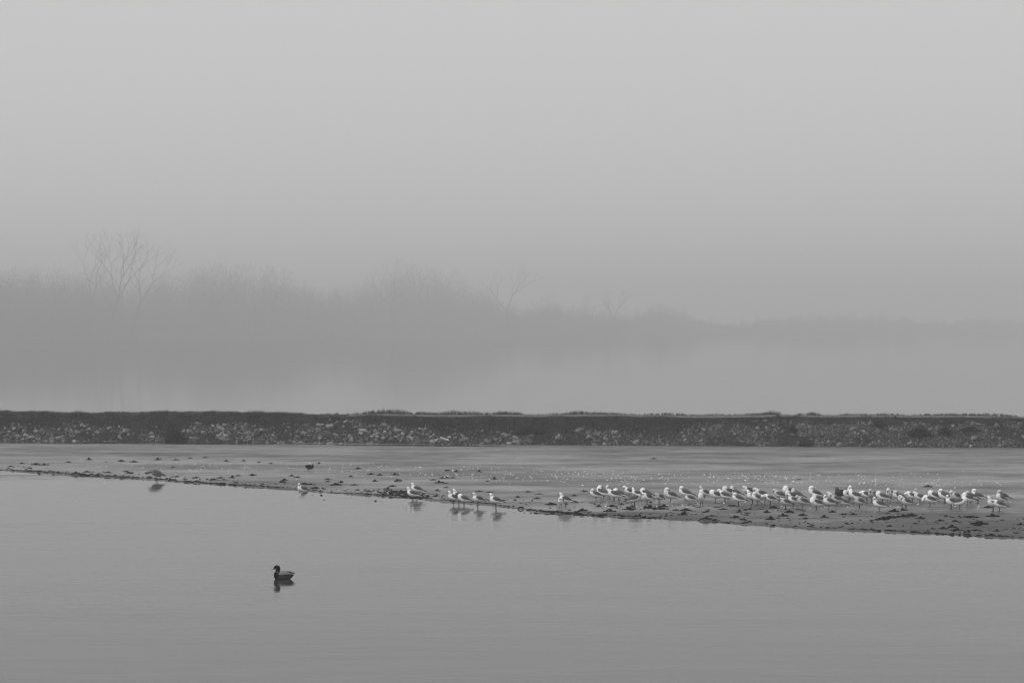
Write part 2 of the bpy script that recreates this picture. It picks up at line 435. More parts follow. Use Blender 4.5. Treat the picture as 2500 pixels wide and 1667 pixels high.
def build_grass():
    N = 120000
    X = rng.uniform(-27, 27, N); t = rng.uniform(.05, 1.08, N)
    patch = fbm(X * .8, t * 2.2, 66, 3)
    e = veg_line(X)
    p = np.clip((t - e) / .14 + .5, 0, 1) + np.where(patch < .40, .5, 0)
    k = rng.uniform(size=N) < p
    X, t = X[k], t[k]
    Y, Z = slope_pt(X, np.minimum(t, 1.0)); Y = Y + np.maximum(t - 1, 0) * 6
    n = len(X)
    clump = fbm(X * 1.6, t * 3.5, 71, 4)
    h = (0.03 + .17 * clump ** 1.5) * rng.uniform(.5, 1.3, n)
    xp = X / (250 * K) * FPX + 1250
    straw = np.interp(xp, [0, 700, 1000, 1800, 2500], [.10, .10, .05, .16, .22])
    tone = np.clip((clump - .38) * 1.3 + rng.normal(0, .10, n) + straw * (t > .8) + .12 * (fbm(X * .35, t * 1.2, 19, 2) - .5), 0, 1) * .75
    Xs, Ys, Zs, hs, ts = [X], [Y], [Z], [h], [tone]
    # fringe on the near crest (tall at the left) and on the far edge of the top
    for (off, N2, hh) in ((2.4, 17000, 1.0), (6.0, 11000, .9)):
        X2 = rng.uniform(-27, 27, N2); xp2 = X2 / (250 * K) * FPX + 1250
        c = fbm(X2 * 1.1, X2 * 0 + off, 15, 4)
        if off < 3: lev = np.interp(xp2, [0, 300, 850, 1000, 2500], [1.0, 1.0, .55, .12, .10]); 
        else: lev = np.interp(xp2, [0, 700, 850, 1400, 1500, 1870, 1900, 1990, 2050, 2500], [.2, .2, .75, .75, .35, .35, 1.0, 1.0, .35, .4])
        k = rng.uniform(size=N2) < np.clip((c - .26) * 4, 0.12, 1) * np.clip(lev + .3, 0, 1)
        X2, c, lev = X2[k], c[k], lev[k]
        Xs.append(X2); Ys.append(footY(X2) + off + rng.uniform(-.35, .35, len(X2))); Zs.append(crestZ(X2) + .02)
        hs.append((.04 + .50 * lev * np.clip(c - .14, 0, 1) ** 1.25) * rng.uniform(.4, 1.35, len(X2)) * hh)
        ts.append(np.clip(rng.normal(.24, .12, len(X2)), 0, 1))
    X, Y, Z, h, tone = [np.concatenate(a) for a in (Xs, Ys, Zs, hs, ts)]
    o = blades('bank_grass', X, Y, Z, h, .030, .45, tone, M['grass'])
    tag(o, 'dark winter grass covering the crest and upper slope of the stony embankment', 'grass', kind='stuff')
build_grass()

def leaf_clump(name, n, rx, ry, rz, seed, m, size=.05, parent=None):
    r = np.random.default_rng(seed)
    u = r.normal(size=(n, 3)); u /= np.linalg.norm(u, axis=1)[:, None]; u *= r.uniform(.25, 1, (n, 1)) ** .6
    u[:, 2] = np.abs(u[:, 2])
    k = 1 + .35 * np.sin(u[:, 0] * 5 + seed) * np.cos(u[:, 1] * 4)
    c = u * np.array([rx, ry, rz]) * k[:, None]
    d1 = r.normal(size=(n, 3)) * size; d2 = r.normal(size=(n, 3)) * size * .5; d1[:, 2] = np.abs(d1[:, 2])
    P = np.stack([c, c + d1 * .5 + d2, c + d1 * 1.3, c + d1 * .5 - d2], 1).reshape(-1, 3)
    F = (np.array([0, 1, 2, 3])[None] + (np.arange(n) * 4)[:, None])
    return link(name, mesh_np(name, P, F, m), parent)

def bank_shrub(x, y, wpx, hpx, label, seed, name='bank_shrub'):
    X = (x - 1250) / FPX * 247 * K
    fy = float(footY(X)); cz = float(crestZ(X))
    foot_row = HOR + CAM_H * FPX / fy
    t = min(max((foot_row - y) / 72.0, 0.02), 1.0)
    yy, zz = slope_pt(X, t); yy, zz = yy[0], zz[0]
    e = bpy.data.objects.new(name, None); COL.objects.link(e); e.location = (X, float(yy) - .05, float(zz))
    w, h = wpx / 56.0, hpx / 56.0
    leaf_clump('foliage', int(600 + 3000 * w * h) if name == 'bank_shrub' else 130, w / 2, .3, h, seed, M['shrub'], .028 if name == 'bank_shrub' else .02, e)
    r = random.Random(seed); vv = []; ff = []
    for i in range(9 if name == 'bank_shrub' else 16):
        a = r.uniform(-w / 2, w / 2); b = len(vv); hx = r.uniform(.7, 1.15) * h
        vv += [(a*.3-.008, 0, -.05), (a*.3+.008, 0, -.05), (a+.004, r.uniform(-.15, .15), hx), (a*.3, .012, -.05)]
        ff += [(b, b+1, b+2), (b+1, b+3, b+2), (b+3, b, b+2)]
    link('stem', mesh_np('stem', vv, ff, M['bark']), e)
    tag(e, label, 'shrub', 'low dark shrubs on the embankment')
for a in [(2228, 1070, 66, 24, 'widest dark shrub in the middle of the stones near the right end', 1),
          (2290, 1064, 34, 16, 'dark shrub just right of the widest one on the stones', 2),
          (2492, 1062, 36, 20, 'dark shrub at the very right end of the stony bank', 3),
          (2140, 1046, 26, 14, 'small dark shrub high on the stones left of the widest one', 4),
          (1955, 1086, 30, 12, 'low dark shrub at the foot of the stones under the crest weeds', 5),
          (2350, 1058, 40, 10, 'flat thin dark shrub between the two at the right end', 6),
          (1930, 1058, 24, 14, 'dark shrub halfway up the stones below the crest weeds', 7),
          (1290, 1058, 80, 16, 'broad dark bramble patch hanging above the stones in mid bank', 8),
          (400, 1078, 60, 40, 'tall dark patch of brush reaching the foot of the left bank', 9)]:
    bank_shrub(*a)
for a in [(1904, 1016, 14, 16, 'scraggy upright weed on the crest, left end of the crest tuft', 11),
          (1950, 1016, 22, 9, 'bushy weed on the crest, right end of the crest tuft', 12),
          (1372, 1015, 24, 8, 'bushy weed with bare stalks on the crest near mid bank', 13),
          (2185, 1017, 12, 8, 'lone small weed on the crest above the right stones', 14)]:
    bank_shrub(*a, name='crest_weed')

# ------------------------------------------------------------------ tube sweep for birds and branches
def catmull(P, sub):
    P = np.asarray(P, float); n = len(P); out = []
    for i in range(n - 1):
        p0 = P[max(i-1, 0)]; p1 = P[i]; p2 = P[i+1]; p3 = P[min(i+2, n-1)]
        for k in range(sub):
            t = k / sub
            out.append(.5 * ((2*p1) + (-p0+p2)*t + (2*p0-5*p1+4*p2-p3)*t*t + (-p0+3*p1-3*p2+p3)*t**3))
    out.append(P[-1]); return np.array(out)
def sweep(pts, seg=12, sub=3, up=(0, 0, 1)):
    """pts: (x,y,z, half width, half height); returns verts, faces of one closed skin"""
    A = catmull(pts, sub); P = A[:, :3]; rw = np.maximum(A[:, 3], .0008); rh = np.maximum(A[:, 4], .0008)
    T = np.gradient(P, axis=0); T /= np.linalg.norm(T, axis=1)[:, None]
    side = np.cross(T[0], up); 
    if np.linalg.norm(side) < 1e-3: side = np.array([0, 1.0, 0])
    side /= np.linalg.norm(side)
    v = []; f = []
    for i in range(len(P)):
        side = side - T[i] * side.dot(T[i]); side /= np.linalg.norm(side)
        nn = np.cross(side, T[i])
        for k in range(seg):
            a = 2 * math.pi * k / seg
            v.append(P[i] + side * math.cos(a) * rw[i] + nn * math.sin(a) * rh[i])
    for i in range(len(P) - 1):
        for k in range(seg):
            f.append((i*seg+k, i*seg+(k+1) % seg, (i+1)*seg+(k+1) % seg, (i+1)*seg+k))
    f.append(tuple(range(seg))[::-1]); f.append(tuple((len(P)-1)*seg+k for k in range(seg)))
    return v, f
def join(parts):
    V, F, I = [], [], []
    for (v, f, m) in parts:
        b = len(V); V += [tuple(p) for p in v]; F += [tuple(i + b for i in q) for q in f]; I += [m] * len(f)
    return V, F, I

# ------------------------------------------------------------------ gulls
TORSO = [(-.255,0,.116,.014,.003), (-.215,0,.130,.026,.007), (-.165,0,.148,.040,.026), (-.115,0,.162,.058,.052),
         (-.045,0,.178,.077,.075), (.025,0,.200,.083,.084), (.072,0,.230,.072,.078)]
HEADS = {   # neck and head path after the breast, bill direction
 'alert':   ([(.100,0,.285,.038,.042), (.108,0,.318,.029,.032), (.112,0,.345,.031,.034), (.122,0,.368,.033,.031), (.146,0,.369,.026,.024), (.162,0,.364,.013,.013)], (1,0,-.12)),
 'relaxed': ([(.104,0,.272,.044,.047), (.116,0,.294,.039,.040), (.130,0,.310,.036,.035), (.154,0,.312,.027,.025), (.170,0,.307,.013,.013)], (1,0,-.2)),
 'side':    ([(.100,0,.285,.038,.042), (.108,.002,.318,.030,.032), (.112,.004,.347,.032,.034), (.116,.016,.368,.033,.030), (.122,.038,.367,.025,.023), (.126,.052,.361,.012,.012)], (.25,1,-.25)),
 'back':    ([(.104,0,.285,.040,.044), (.108,.006,.318,.032,.034), (.098,.026,.345,.034,.034), (.070,.044,.343,.031,.029), (.050,.052,.334,.015,.015)], (-1,.35,-.45)),
 'breast':  ([(.108,0,.285,.042,.046), (.122,0,.322,.034,.036), (.142,.006,.342,.034,.033), (.162,.014,.326,.031,.029), (.164,.018,.306,.014,.014)], (-.25,.25,-1)),
 'arch':    ([(.104,0,.290,.044,.048), (.112,0,.330,.038,.040), (.104,.012,.362,.036,.036), (.074,.034,.364,.033,.031), (.054,.046,.350,.015,.015)], (-.7,.25,-.8)),
 'sleep':   ([(.104,0,.276,.050,.052), (.108,0,.304,.046,.044), (.084,0,.322,.044,.036), (.052,.004,.312,.034,.026), (.034,.006,.302,.014,.012)], (-1,.05,-.25)),
 'hunch':   ([(.110,0,.262,.042,.046), (.138,0,.268,.034,.036), (.164,0,.272,.034,.033), (.188,0,.264,.026,.024), (.202,0,.256,.013,.013)], (1,0,-.45)),
 'down':    ([(.112,0,.262,.044,.046), (.148,0,.258,.032,.034), (.172,.004,.226,.031,.031), (.176,.006,.198,.030,.029), (.172,.008,.176,.014,.014)], (-.25,.05,-1)),
 'lean':    ([(.106,0,.268,.042,.046), (.136,0,.284,.033,.035), (.160,0,.296,.034,.033), (.184,0,.292,.026,.024), (.200,0,.286,.013,.013)], (1,0,-.3)),
}
_cache = {}
def gull_meshes(pose, side, legs, juv):
    key = (pose, side, legs, juv)
    if key in _cache: return _cache[key]
    path, bd = HEADS[pose]
    path = [(x - .004, y * side, z - (.008 if i == 0 else .026), a * (1.32 if i == 0 else 1.2), b * (1.32 if i == 0 else 1.2)) for i, (x, y, z, a, b) in enumerate(path)]; bd = Vector((bd[0], bd[1] * side, bd[2])).normalized()
    parts = [(*sweep(TORSO + path, 14, 3), 0)]
    drop = 0.0 if legs == 'stand' else (-.125 if legs == 'sit' else -.150)
    if legs == 'stand':
        for s in (-1, 1):
            fx = .012 * s
            parts.append((*sweep([(-.02, s*.030, .165, .017, .020), (-.015+fx*.3, s*.030, .138, .010, .011), (-.008+fx, s*.029, .080, .0075, .008),
                                   (-.012+fx, s*.029, .035, .0065, .007), (-.006+fx, s*.029, .008, .008, .008)], 6, 2), 1))
            b = (-.006 + fx, s * .029)
            parts.append(([(b[0]-.012, b[1], .010), (b[0]+.045, b[1]-.022, .003), (b[0]+.052, b[1], .004), (b[0]+.045, b[1]+.022, .003), (b[0], b[1], .016)],
                          [(0,1,4), (1,2,4), (2,3,4), (3,0,4), (0,3,2,1)], 1))
    V, F, I = join(parts); V = [(x, y, z + drop) for x, y, z in V]
    sx = [q[0] for q in TORSO]
    for i, q in enumerate(F):                                        # the grey saddle between the folded wings
        c = np.mean([V[k] for k in q], axis=0)
        if i < (len(TORSO) - 1) * 3 * 14 and -.18 < c[0] < .062 and c[2] - drop > np.interp(c[0], sx, [t[2] + .30 * t[4] for t in TORSO]): I[i] = 2
    back = M['juv'] if juv == 'juv' else M['mantle']
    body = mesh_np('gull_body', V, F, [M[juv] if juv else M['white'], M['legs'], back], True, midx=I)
    hd = Vector(path[-2][:3]); tip = Vector(path[-1][:3]); dz = Vector((0, 0, drop))
    if juv == 'juv':                                                 # paler mottled face on the dark young bird
        body.materials.append(M['juvface'])
        for p in body.polygons:
            if (p.center - dz - (hd + Vector(path[-3][:3])) / 2).length < .042: p.material_index = 3
    v, f = sweep([(*(tip - bd * .006), .011, .011), (*(tip + bd * .014), .008, .010), (*(tip + bd * .028), .006, .009), (*(tip + bd * .042 + Vector((0, 0, -.004))), .001, .002)], 8, 2)
    bill = mesh_np('gull_bill', [tuple(Vector(p) + dz) for p in v], f, M['bill'], True)
    latv = bd.cross(Vector((0, 0, 1))); latv = latv.normalized() if latv.length > .1 else Vector((0, 1, 0))
    eyes = []
    for s in (-1, 1):
        c = hd + latv * s * .0285 + Vector((0, 0, .006)) + dz
        eyes.append(mesh_np('gull_eye', ICO_V * np.array([.0085, .0085, .0075]) + np.array(c), ICO_F, M['eye'], True))
    wings, tips = [], []
    for s in (-1, 1):
        w = [(.080, s*.050, .262, .010, .014), (.052, s*.068, .250, .018, .044), (.000, s*.074, .226, .020, .060), (-.058, s*.064, .206, .020, .058),
             (-.112, s*.046, .186, .017, .042), (-.160, s*.026, .166, .011, .025), (-.184, s*.018, .157, .004, .011)]
        v, f = sweep(w, 12, 3); wings.append(mesh_np('gull_wing', [(x, y, z + drop) for x, y, z in v], f, M['juv'] if juv == 'juv' else M['mantle'], True))
        w = [(-.150, s*.024, .168, .009, .014), (-.200, s*.015, .152, .010, .016), (-.245, s*.008, .137, .007, .010), (-.290, s*.003, .124, .002, .003)]
        v, f = sweep(w, 8, 3); tips.append(mesh_np('gull_wing_tip', [(x, y, z + drop) for x, y, z in v], f, M['black'], True))
    _cache[key] = (body, bill, eyes, wings, tips); return _cache[key]

def gull(x, y, yaw, pose, label, side=1, legs='stand', scale=1.0, juv=False, group='gulls on the mudflat', sink=0.0):
    p = at(x, y); gz = ground_z(p.x, p.y); p = at(x, y, gz) if gz > .004 else p
    e = bpy.data.objects.new('gull', None); COL.objects.link(e)
    e.location = (p.x, p.y, p.z - sink); e.rotation_euler = (0, 0, R(yaw)); e.scale = (scale * 1.09,) * 3
    body, bill, eyes, wings, tips = gull_meshes(pose, side, legs, juv)
    link('body', body, e); link('bill', bill, e)
    for m in eyes: link('eye', m, e)
    for w, t in zip(wings, tips):
        o = link('folded_wing', w, e); link('wing_tip', t, o)
    return tag(e, label, 'gull', group)

G2 = 'gulls wading along the water edge'
gull(381, 1172, 176, 'hunch', 'backlit grey hunched gull wading alone at the far left of the shore', scale=1.12, juv='backlit_grey', group=G2)
gull(738, 1198, 214, 'side', 'white gull floating on the water below the black coot', side=1, legs='swim', scale=1.0, group=G2)
gull(1017, 1211, 180, 'alert', 'rear gull of the pair by the thick weed at the water edge', scale=1.0, group=G2)
gull(1007, 1218, 183, 'alert', 'front gull of the pair by the thick weed, mirrored in the water', scale=1.0, group=G2, sink=.05)
gull(1119, 1227, 178, 'alert', 'gull half hidden behind two others in the wading foursome', scale=.98, group=G2)
gull(1107, 1231, 206, 'alert', 'leftmost wading gull of the foursome, standing tall and mirrored', scale=1.02, group=G2, sink=.02)
gull(1132, 1233, 184, 'sleep', 'wading gull with its head tucked away, between two upright ones', scale=1.0, group=G2, sink=.03)
gull(1166, 1236, 212, 'alert', 'wading gull turned partly to the camera, second from right of the waders', scale=.98, group=G2)
gull(1210, 1240, 186, 'alert', 'rightmost of the mirrored wading gulls, long tail to the right', scale=1.04, group=G2)
gull(1380, 1237, 184, 'alert', 'rear gull of the lone pair standing between waders and flock', scale=1.0, group=G2)
gull(1369, 1239, 258, 'relaxed', 'smaller front gull of the lone pair, facing the camera', scale=.85, group=G2)

PH = {'alert': 'standing upright', 'relaxed': 'resting with a short neck', 'side': 'looking aside', 'back': 'head over its back', 'breast': 'preening its breast',
      'arch': 'arching to preen', 'sleep': 'asleep with tucked head', 'hunch': 'hunched with lowered head', 'down': 'hanging its head down', 'lean': 'leaning forward'}
FL = [  # x, feet row, yaw (180 = facing left, 270 = to the camera), pose, side, legs, scale
 (1454,1224,184,'back',1,'stand',1.0),(1470,1219,150,'back',-1,'stand',1.0),(1487,1218,236,'side',1,'stand',1.0),(1499,1225,184,'relaxed',1,'stand',1.03),
 (1512,1222,172,'sleep',1,'stand',1.0),(1537,1217,196,'breast',1,'stand',1.02),(1554,1219,190,'side',-1,'stand',.92),(1549,1237,4,'down',-1,'stand',1.05),
 (1577,1221,168,'sleep',1,'stand',1.03),(1580,1232,206,'relaxed',1,'stand',1.0),(1610,1230,222,'relaxed',1,'stand',.86),(1637,1229,190,'arch',1,'stand',1.08),
 (1672,1222,182,'back',1,'stand',1.05),(1684,1222,180,'relaxed',1,'sit',.95),
 (1719,1220,224,'alert',1,'stand',1.0),(1713,1235,246,'sleep',1,'stand',1.02),(1747,1227,200,'sleep',-1,'stand',1.03),(1768,1227,176,'breast',1,'stand',1.05),
 (1779,1219,204,'sleep',1,'stand',1.03),(1796,1219,182,'arch',-1,'stand',1.0),(1802,1235,180,'back',1,'stand',1.04),(1825,1216,232,'relaxed',1,'stand',1.0),
 (1837,1231,212,'side',-1,'stand',.98),(1857,1225,196,'breast',-1,'stand',1.14),(1849,1233,206,'back',1,'stand',1.0),(1863,1236,96,'sleep',1,'stand',.88),
 (1881,1234,192,'relaxed',1,'stand',.95),(1904,1225,170,'breast',1,'stand',1.0),(1924,1222,232,'sleep',1,'stand',1.16),(1930,1227,206,'sleep',-1,'stand',1.05),
 (1918,1244,198,'relaxed',1,'stand',1.0),(1936,1237,202,'alert',1,'stand',.95),(1945,1226,170,'back',-1,'stand',1.0),(1959,1243,194,'breast',1,'stand',1.0),
 (1990,1224,184,'arch',1,'stand',1.05),(1998,1236,186,'sleep',1,'stand',1.05),(1992,1247,208,'sleep',-1,'stand',1.12),(2024,1243,200,'side',1,'stand',1.0),
 (2032,1228,190,'relaxed',1,'stand',.98),(2043,1237,182,'breast',1,'stand',1.05),(2072,1226,184,'sleep',1,'stand',1.02),(2074,1219,262,'breast',-1,'stand',1.05),
 (2087,1228,196,'back',-1,'stand',1.08),(2098,1242,198,'relaxed',1,'stand',1.0),(2061,1231,186,'relaxed',1,'sit',.9),(2116,1225,178,'hunch',1,'stand',1.05),
 (2130,1226,240,'breast',1,'stand',1.08),(2153,1231,184,'sleep',1,'stand',1.05),(2145,1250,186,'side',1,'stand',1.05),(2170,1227,252,'breast',-1,'stand',1.12),
 (2192,1228,206,'back',1,'stand',1.02),(2201,1236,240,'relaxed',1,'stand',.9),(2211,1242,200,'breast',1,'stand',.98),(2227,1229,176,'hunch',1,'stand',1.12),
 (2246,1231,190,'breast',-1,'stand',1.03),(2271,1238,184,'down',1,'stand',1.05),(2281,1229,176,'sleep',-1,'stand',1.03),(2306,1230,168,'back',1,'stand',1.08),
 (2322,1228,206,'alert',1,'stand',.95),(2331,1231,226,'breast',1,'stand',1.05),(2323,1243,200,'side',1,'stand',1.05),(2345,1244,-24,'sleep',1,'stand',1.06),
 (2362,1234,192,'sleep',-1,'stand',1.04),(2371,1229,150,'hunch',1,'stand',1.0),(2388,1229,184,'arch',1,'stand',1.1),(2447,1229,182,'back',1,'stand',1.05),
 (2443,1233,222,'sleep',1,'stand',.95),(2424,1249,212,'side',-1,'stand',1.02),(2439,1250,186,'relaxed',1,'stand',1.06)]
ONES = ['', 'first', 'second', 'third', 'fourth', 'fifth', 'sixth', 'seventh', 'eighth', 'ninth', 'tenth', 'eleventh', 'twelfth', 'thirteenth', 'fourteenth',
        'fifteenth', 'sixteenth', 'seventeenth', 'eighteenth', 'nineteenth']
def ordinal(n):
    if n < 20: return ONES[n]
    t, o = divmod(n, 10)
    return (['', '', 'twentieth', 'thirtieth', 'fortieth', 'fiftieth', 'sixtieth', 'seventieth'][t] if o == 0 else
            ['', '', 'twenty', 'thirty', 'forty', 'fifty', 'sixty', 'seventy'][t] + '-' + ONES[o])
FL.sort()
JUV_X = 2050
for i, (x, y, yaw, pose, side, legs, s) in enumerate(FL):
    n_left = i + 1
    ph = 'sitting on the mud' if legs == 'sit' else PH[pose]
    fc = 'facing right' if abs(yaw) < 40 else 'seen from behind' if yaw < 120 else 'turned to the camera' if yaw > 228 else ''
    row = 'front row' if y >= 1240 else 'back row' if y <= 1221 else ''
    k, tot = n_left, len(FL)
    where = f'{ordinal(k)} from left in the flock' if k <= tot // 2 else f'{ordinal(tot + 1 - k)} from right in the flock'
    lab = ' '.join(w for w in ('gull', ph, fc + ',' if fc else ',', (row + ',') if row else '', where) if w).replace(' ,', ',')
    if len(lab.replace('-', ' ').split()) > 16: lab = lab.replace(row + ', ', '')
    gull(x + rnd.uniform(-1, 1), y, yaw + rnd.uniform(-13, 13), pose, lab, side, legs, s * rnd.uniform(.93, 1.07), juv=rnd.choice((False, False, False, 'pale1', 'pale1', 'pale2')), group='flock of gulls resting on the mud')
gull(JUV_X, 1222, 222, 'alert', 'dark mottled young gull with pale face, taller than the white gulls around it', scale=1.08, juv='juv', group='flock of gulls resting on the mud')

# ------------------------------------------------------------------ coot
def build_coot():
    p = at(755, 1149.5); gz = ground_z(p.x, p.y)
    e = bpy.data.objects.new('coot', None); COL.objects.link(e); e.location = (p.x, p.y, gz - .045); e.rotation_euler = (0, 0, R(18)); e.scale = (1.12, 1.1, 1.0)
    parts = [(*sweep([(-.150,0,.180,.006,.004), (-.125,0,.182,.030,.024), (-.07,0,.170,.066,.066), (0,0,.155,.084,.084), (.07,0,.155,.072,.074),
                      (.105,0,.185,.040,.044), (.112,.012,.212,.024,.026), (.114,.018,.232,.025,.024), (.126,.024,.240,.018,.017), (.138,.030,.236,.008,.008)], 14, 3), 0)]
    for s in (-1, 1):
        parts.append((*sweep([(-.02, s*.03, .10, .016, .016), (-.025, s*.03, .06, .009, .009), (-.012, s*.03, .012, .008, .008)], 6, 2), 1))
        b = (-.012, s * .03)
        parts.append(([(b[0]-.03, b[1], .004), (b[0]+.06, b[1]-.03, .004), (b[0]+.075, b[1], .004), (b[0]+.06, b[1]+.03, .004), (b[0], b[1], .02)], [(0,1,4), (1,2,4), (2,3,4), (3,0,4), (0,3,2,1)], 1))
    V, F, I = join(parts)
    link('body', mesh_np('coot_body', V, F, [M['coot'], M['legs']], True, midx=I), e)
    v, f = sweep([(.132, .027, .238, .007, .008), (.148, .034, .232, .005, .006), (.162, .040, .226, .001, .001)], 6, 2)
    link('bill', mesh_np('coot_bill', v, f, M['bill'], True), e)
    for s in (-1, 1):
        v, f = sweep([(.06, s*.066, .190, .008, .014), (.0, s*.076, .185, .014, .05), (-.07, s*.058, .185, .012, .04), (-.135, s*.02, .190, .004, .008)], 10, 3)
        link('folded_wing', mesh_np('coot_wing', v, f, M['coot'], True), e)
    tag(e, 'small black coot standing alone on the pale mud behind the floating gull', 'coot')
build_coot()

# ------------------------------------------------------------------ mallard on the open water
def build_duck():
    p = at(692, 1413)
    e = bpy.data.objects.new('mallard_duck', None); COL.objects.link(e); e.location = p; e.rotation_euler = (0, 0, R(184)); e.scale = (.98,) * 3
    body = [(-.225,0,.098,.022,.006), (-.195,0,.086,.040,.018), (-.155,0,.070,.060,.046), (-.09,0,.058,.084,.080), (-.01,0,.056,.096,.096),
            (.07,0,.056,.092,.096), (.125,0,.066,.072,.082), (.142,0,.104,.050,.058)]
    neck = [(.126,0,.150,.042,.046), (.118,0,.185,.041,.047), (.118,0,.215,.044,.052), (.130,0,.240,.044,.048), (.156,0,.244,.040,.038), (.184,0,.226,.026,.026), (.200,0,.214,.015,.014)]
    v, f = sweep(body + neck, 16, 3)
    me = mesh_np('duck_body', v, f, [M['dflank'], M['ddark'], M['dhead']], True)
    for q in me.polygons:
        c = q.center
        if c.z > .148 and c.x > .06: q.material_index = 2
        elif c.x > .110 + .25 * (.05 - c.z) * 0: q.material_index = 1
        elif c.x < -.145: q.material_index = 1
    link('body', me, e)
    v, f = sweep([(.190,0,.218,.016,.014), (.215,0,.204,.013,.009), (.240,0,.196,.014,.006), (.256,0,.192,.008,.002)], 10, 2)
    link('bill', mesh_np('duck_bill', v, f, M['bill'], True), e)
    v, f = sweep([(.131,0,.140,.0465,.051), (.128,0,.146,.045,.049), (.126,0,.152,.0435,.0475)], 16, 2)
    link('collar', mesh_np('duck_collar', v, f, M['dback'], True), e)
    for s in (-1, 1):
        v, f = sweep([(.095, s*.060, .108, .010, .014), (.06, s*.074, .112, .016, .038), (-.01, s*.076, .116, .018, .042), (-.09, s*.060, .114, .016, .034), (-.15, s*.038, .110, .010, .016), (-.175, s*.026, .108, .003, .004)], 12, 3)
        w = link('folded_wing', mesh_np('duck_wing', v, f, M['dback'], True), e)
        v, f = sweep([(-.060, s*.034, .150, .012, .007), (-.13, s*.030, .142, .016, .012), (-.19, s*.018, .124, .011, .008), (-.245, s*.008, .112, .002, .002)], 8, 3)
        link('wing_tip', mesh_np('duck_wing_tip', v, f, M['ddark'], True), w)
        v, f = sweep([(.055, s*.094, .080, .004, .006), (-.01, s*.097, .082, .005, .012), (-.08, s*.084, .082, .005, .014), (-.13, s*.064, .082, .003, .006)], 8, 2)
        link('flank_band', mesh_np('duck_flank_band', v, f, M['ddark'], True), e)
        c = Vector((.158, s * .038, .250))
        link('eye', mesh_np('duck_eye', ICO_V * .006 + np.array(c), ICO_F, M['eye'], True), e)
    v, f = sweep([(-.165,0,.090,.040,.006), (-.20,0,.092,.044,.004), (-.232,0,.094,.028,.003), (-.244,0,.094,.010,.002)], 10, 2)
    link('tail', mesh_np('duck_tail', v, f, M['white'], True), e)
    v, f = sweep([(-.15,0,.118,.008,.006), (-.19,0,.124,.007,.005), (-.212,0,.136,.005,.004), (-.206,0,.146,.002,.002)], 6, 3)
    link('tail_curl', mesh_np('duck_tail_curl', v, f, M['ddark'], True), e)
    tag(e, 'dark mallard drake with black head swimming left on the open water', 'duck')
build_duck()

# ------------------------------------------------------------------ weed clumps on the mud
clump_px = [(53,1132),(87,1134.5),(107,1135),(25,1139),(73,1143),(96,1150.5),(130,1152),(167,1129),(217,1122),(257,1129),(296,1127),(327,1128.5),(385,1122),
 (307,1151.5),(316,1155),(359,1156),(264,1154),(241,1157),(212,1152),(185,1156),(365,1165),(410,1168.5),(429.5,1123),(464,1119),(500.5,1117),(552,1125.5),
 (594.6,1125),(632,1129),(661.6,1132),(778.6,1132),(423,1141),(431,1164),(480,1166),(451,1170),(537.5,1167.5),(546,1171.5),(521,1171.6),(566,1166.6),(581,1162),
 (616,1161),(711.6,1162),(726,1166),(695.5,1173),(689,1177),(743,1181.5),(759,1183),(800,1170.7),(800,1176),(769,1192),(575,1178),(641,1183),(873,1144.6),
 (905,1158),(927,1160),(963.6,1159.5),(857,1164),(971,1174),(832.5,1178),(915,1174.4),(865,1184),(820,1184),(958,1187.4),(947,1194),(899.5,1200),(873,1197),
 (1058,1172),(1072,1178.4),(1088,1180),(1080,1167),(1106,1166.6),(1091,1166.6),(1115,1151.6),(1092,1149),(1171,1152),(1190,1175),(1205.6,1170),(1089,1190.5),
 (1170,1199.5),(1196,1202),(1068,1198),(1289,1201),(1317,1206.7),(1263.6,1213.5),(1311,1217),(1272,1239.5),(1345,1232),(1382.6,1231),(1425.5,1200),(1402.5,1211),
 (1404,1226),(1517,1231.7),(1463,1236.5),(1494,1236.5),(1536.5,1243.5),(1587.5,1241),(1614,1243),(1650,1245.5),(1674,1245.5),(1673,1252.5),(1668,1257),(1421.7,1246.7),
 (1620.7,1237),(1488,1248),(1766.5,1243.5),(1789.5,1236),(1805,1250),(1830,1244),(1889.6,1240.6),(1873.7,1250.6),(1912,1259.5),(1927,1251),(1738.5,1260),(1725.7,1249),
 (1724,1267),(1815,1269),(1822.6,1257.6),(1881,1268),(1951.5,1171),(1960,1258.5),(1796,1264),(2014,1263),(2032,1250),(2085,1256),(2171,1265),(2205.5,1262),
 (2224,1259),(2156,1269),(2057,1256),(2204,1245.7),(2183,1249),(2265,1188),(2230,1259),(2296,1272),(2304.5,1290),(2336.7,1295.5),(2326,1287),(2391.4,1279.6),
 (2386.7,1282.6),(2423.6,1261),(2370,1263),(2492.6,1281),(2434,1297),(2384,1296),(2363,1298.7),(2247,1266),(2413,1238.6),(1596,1120)]
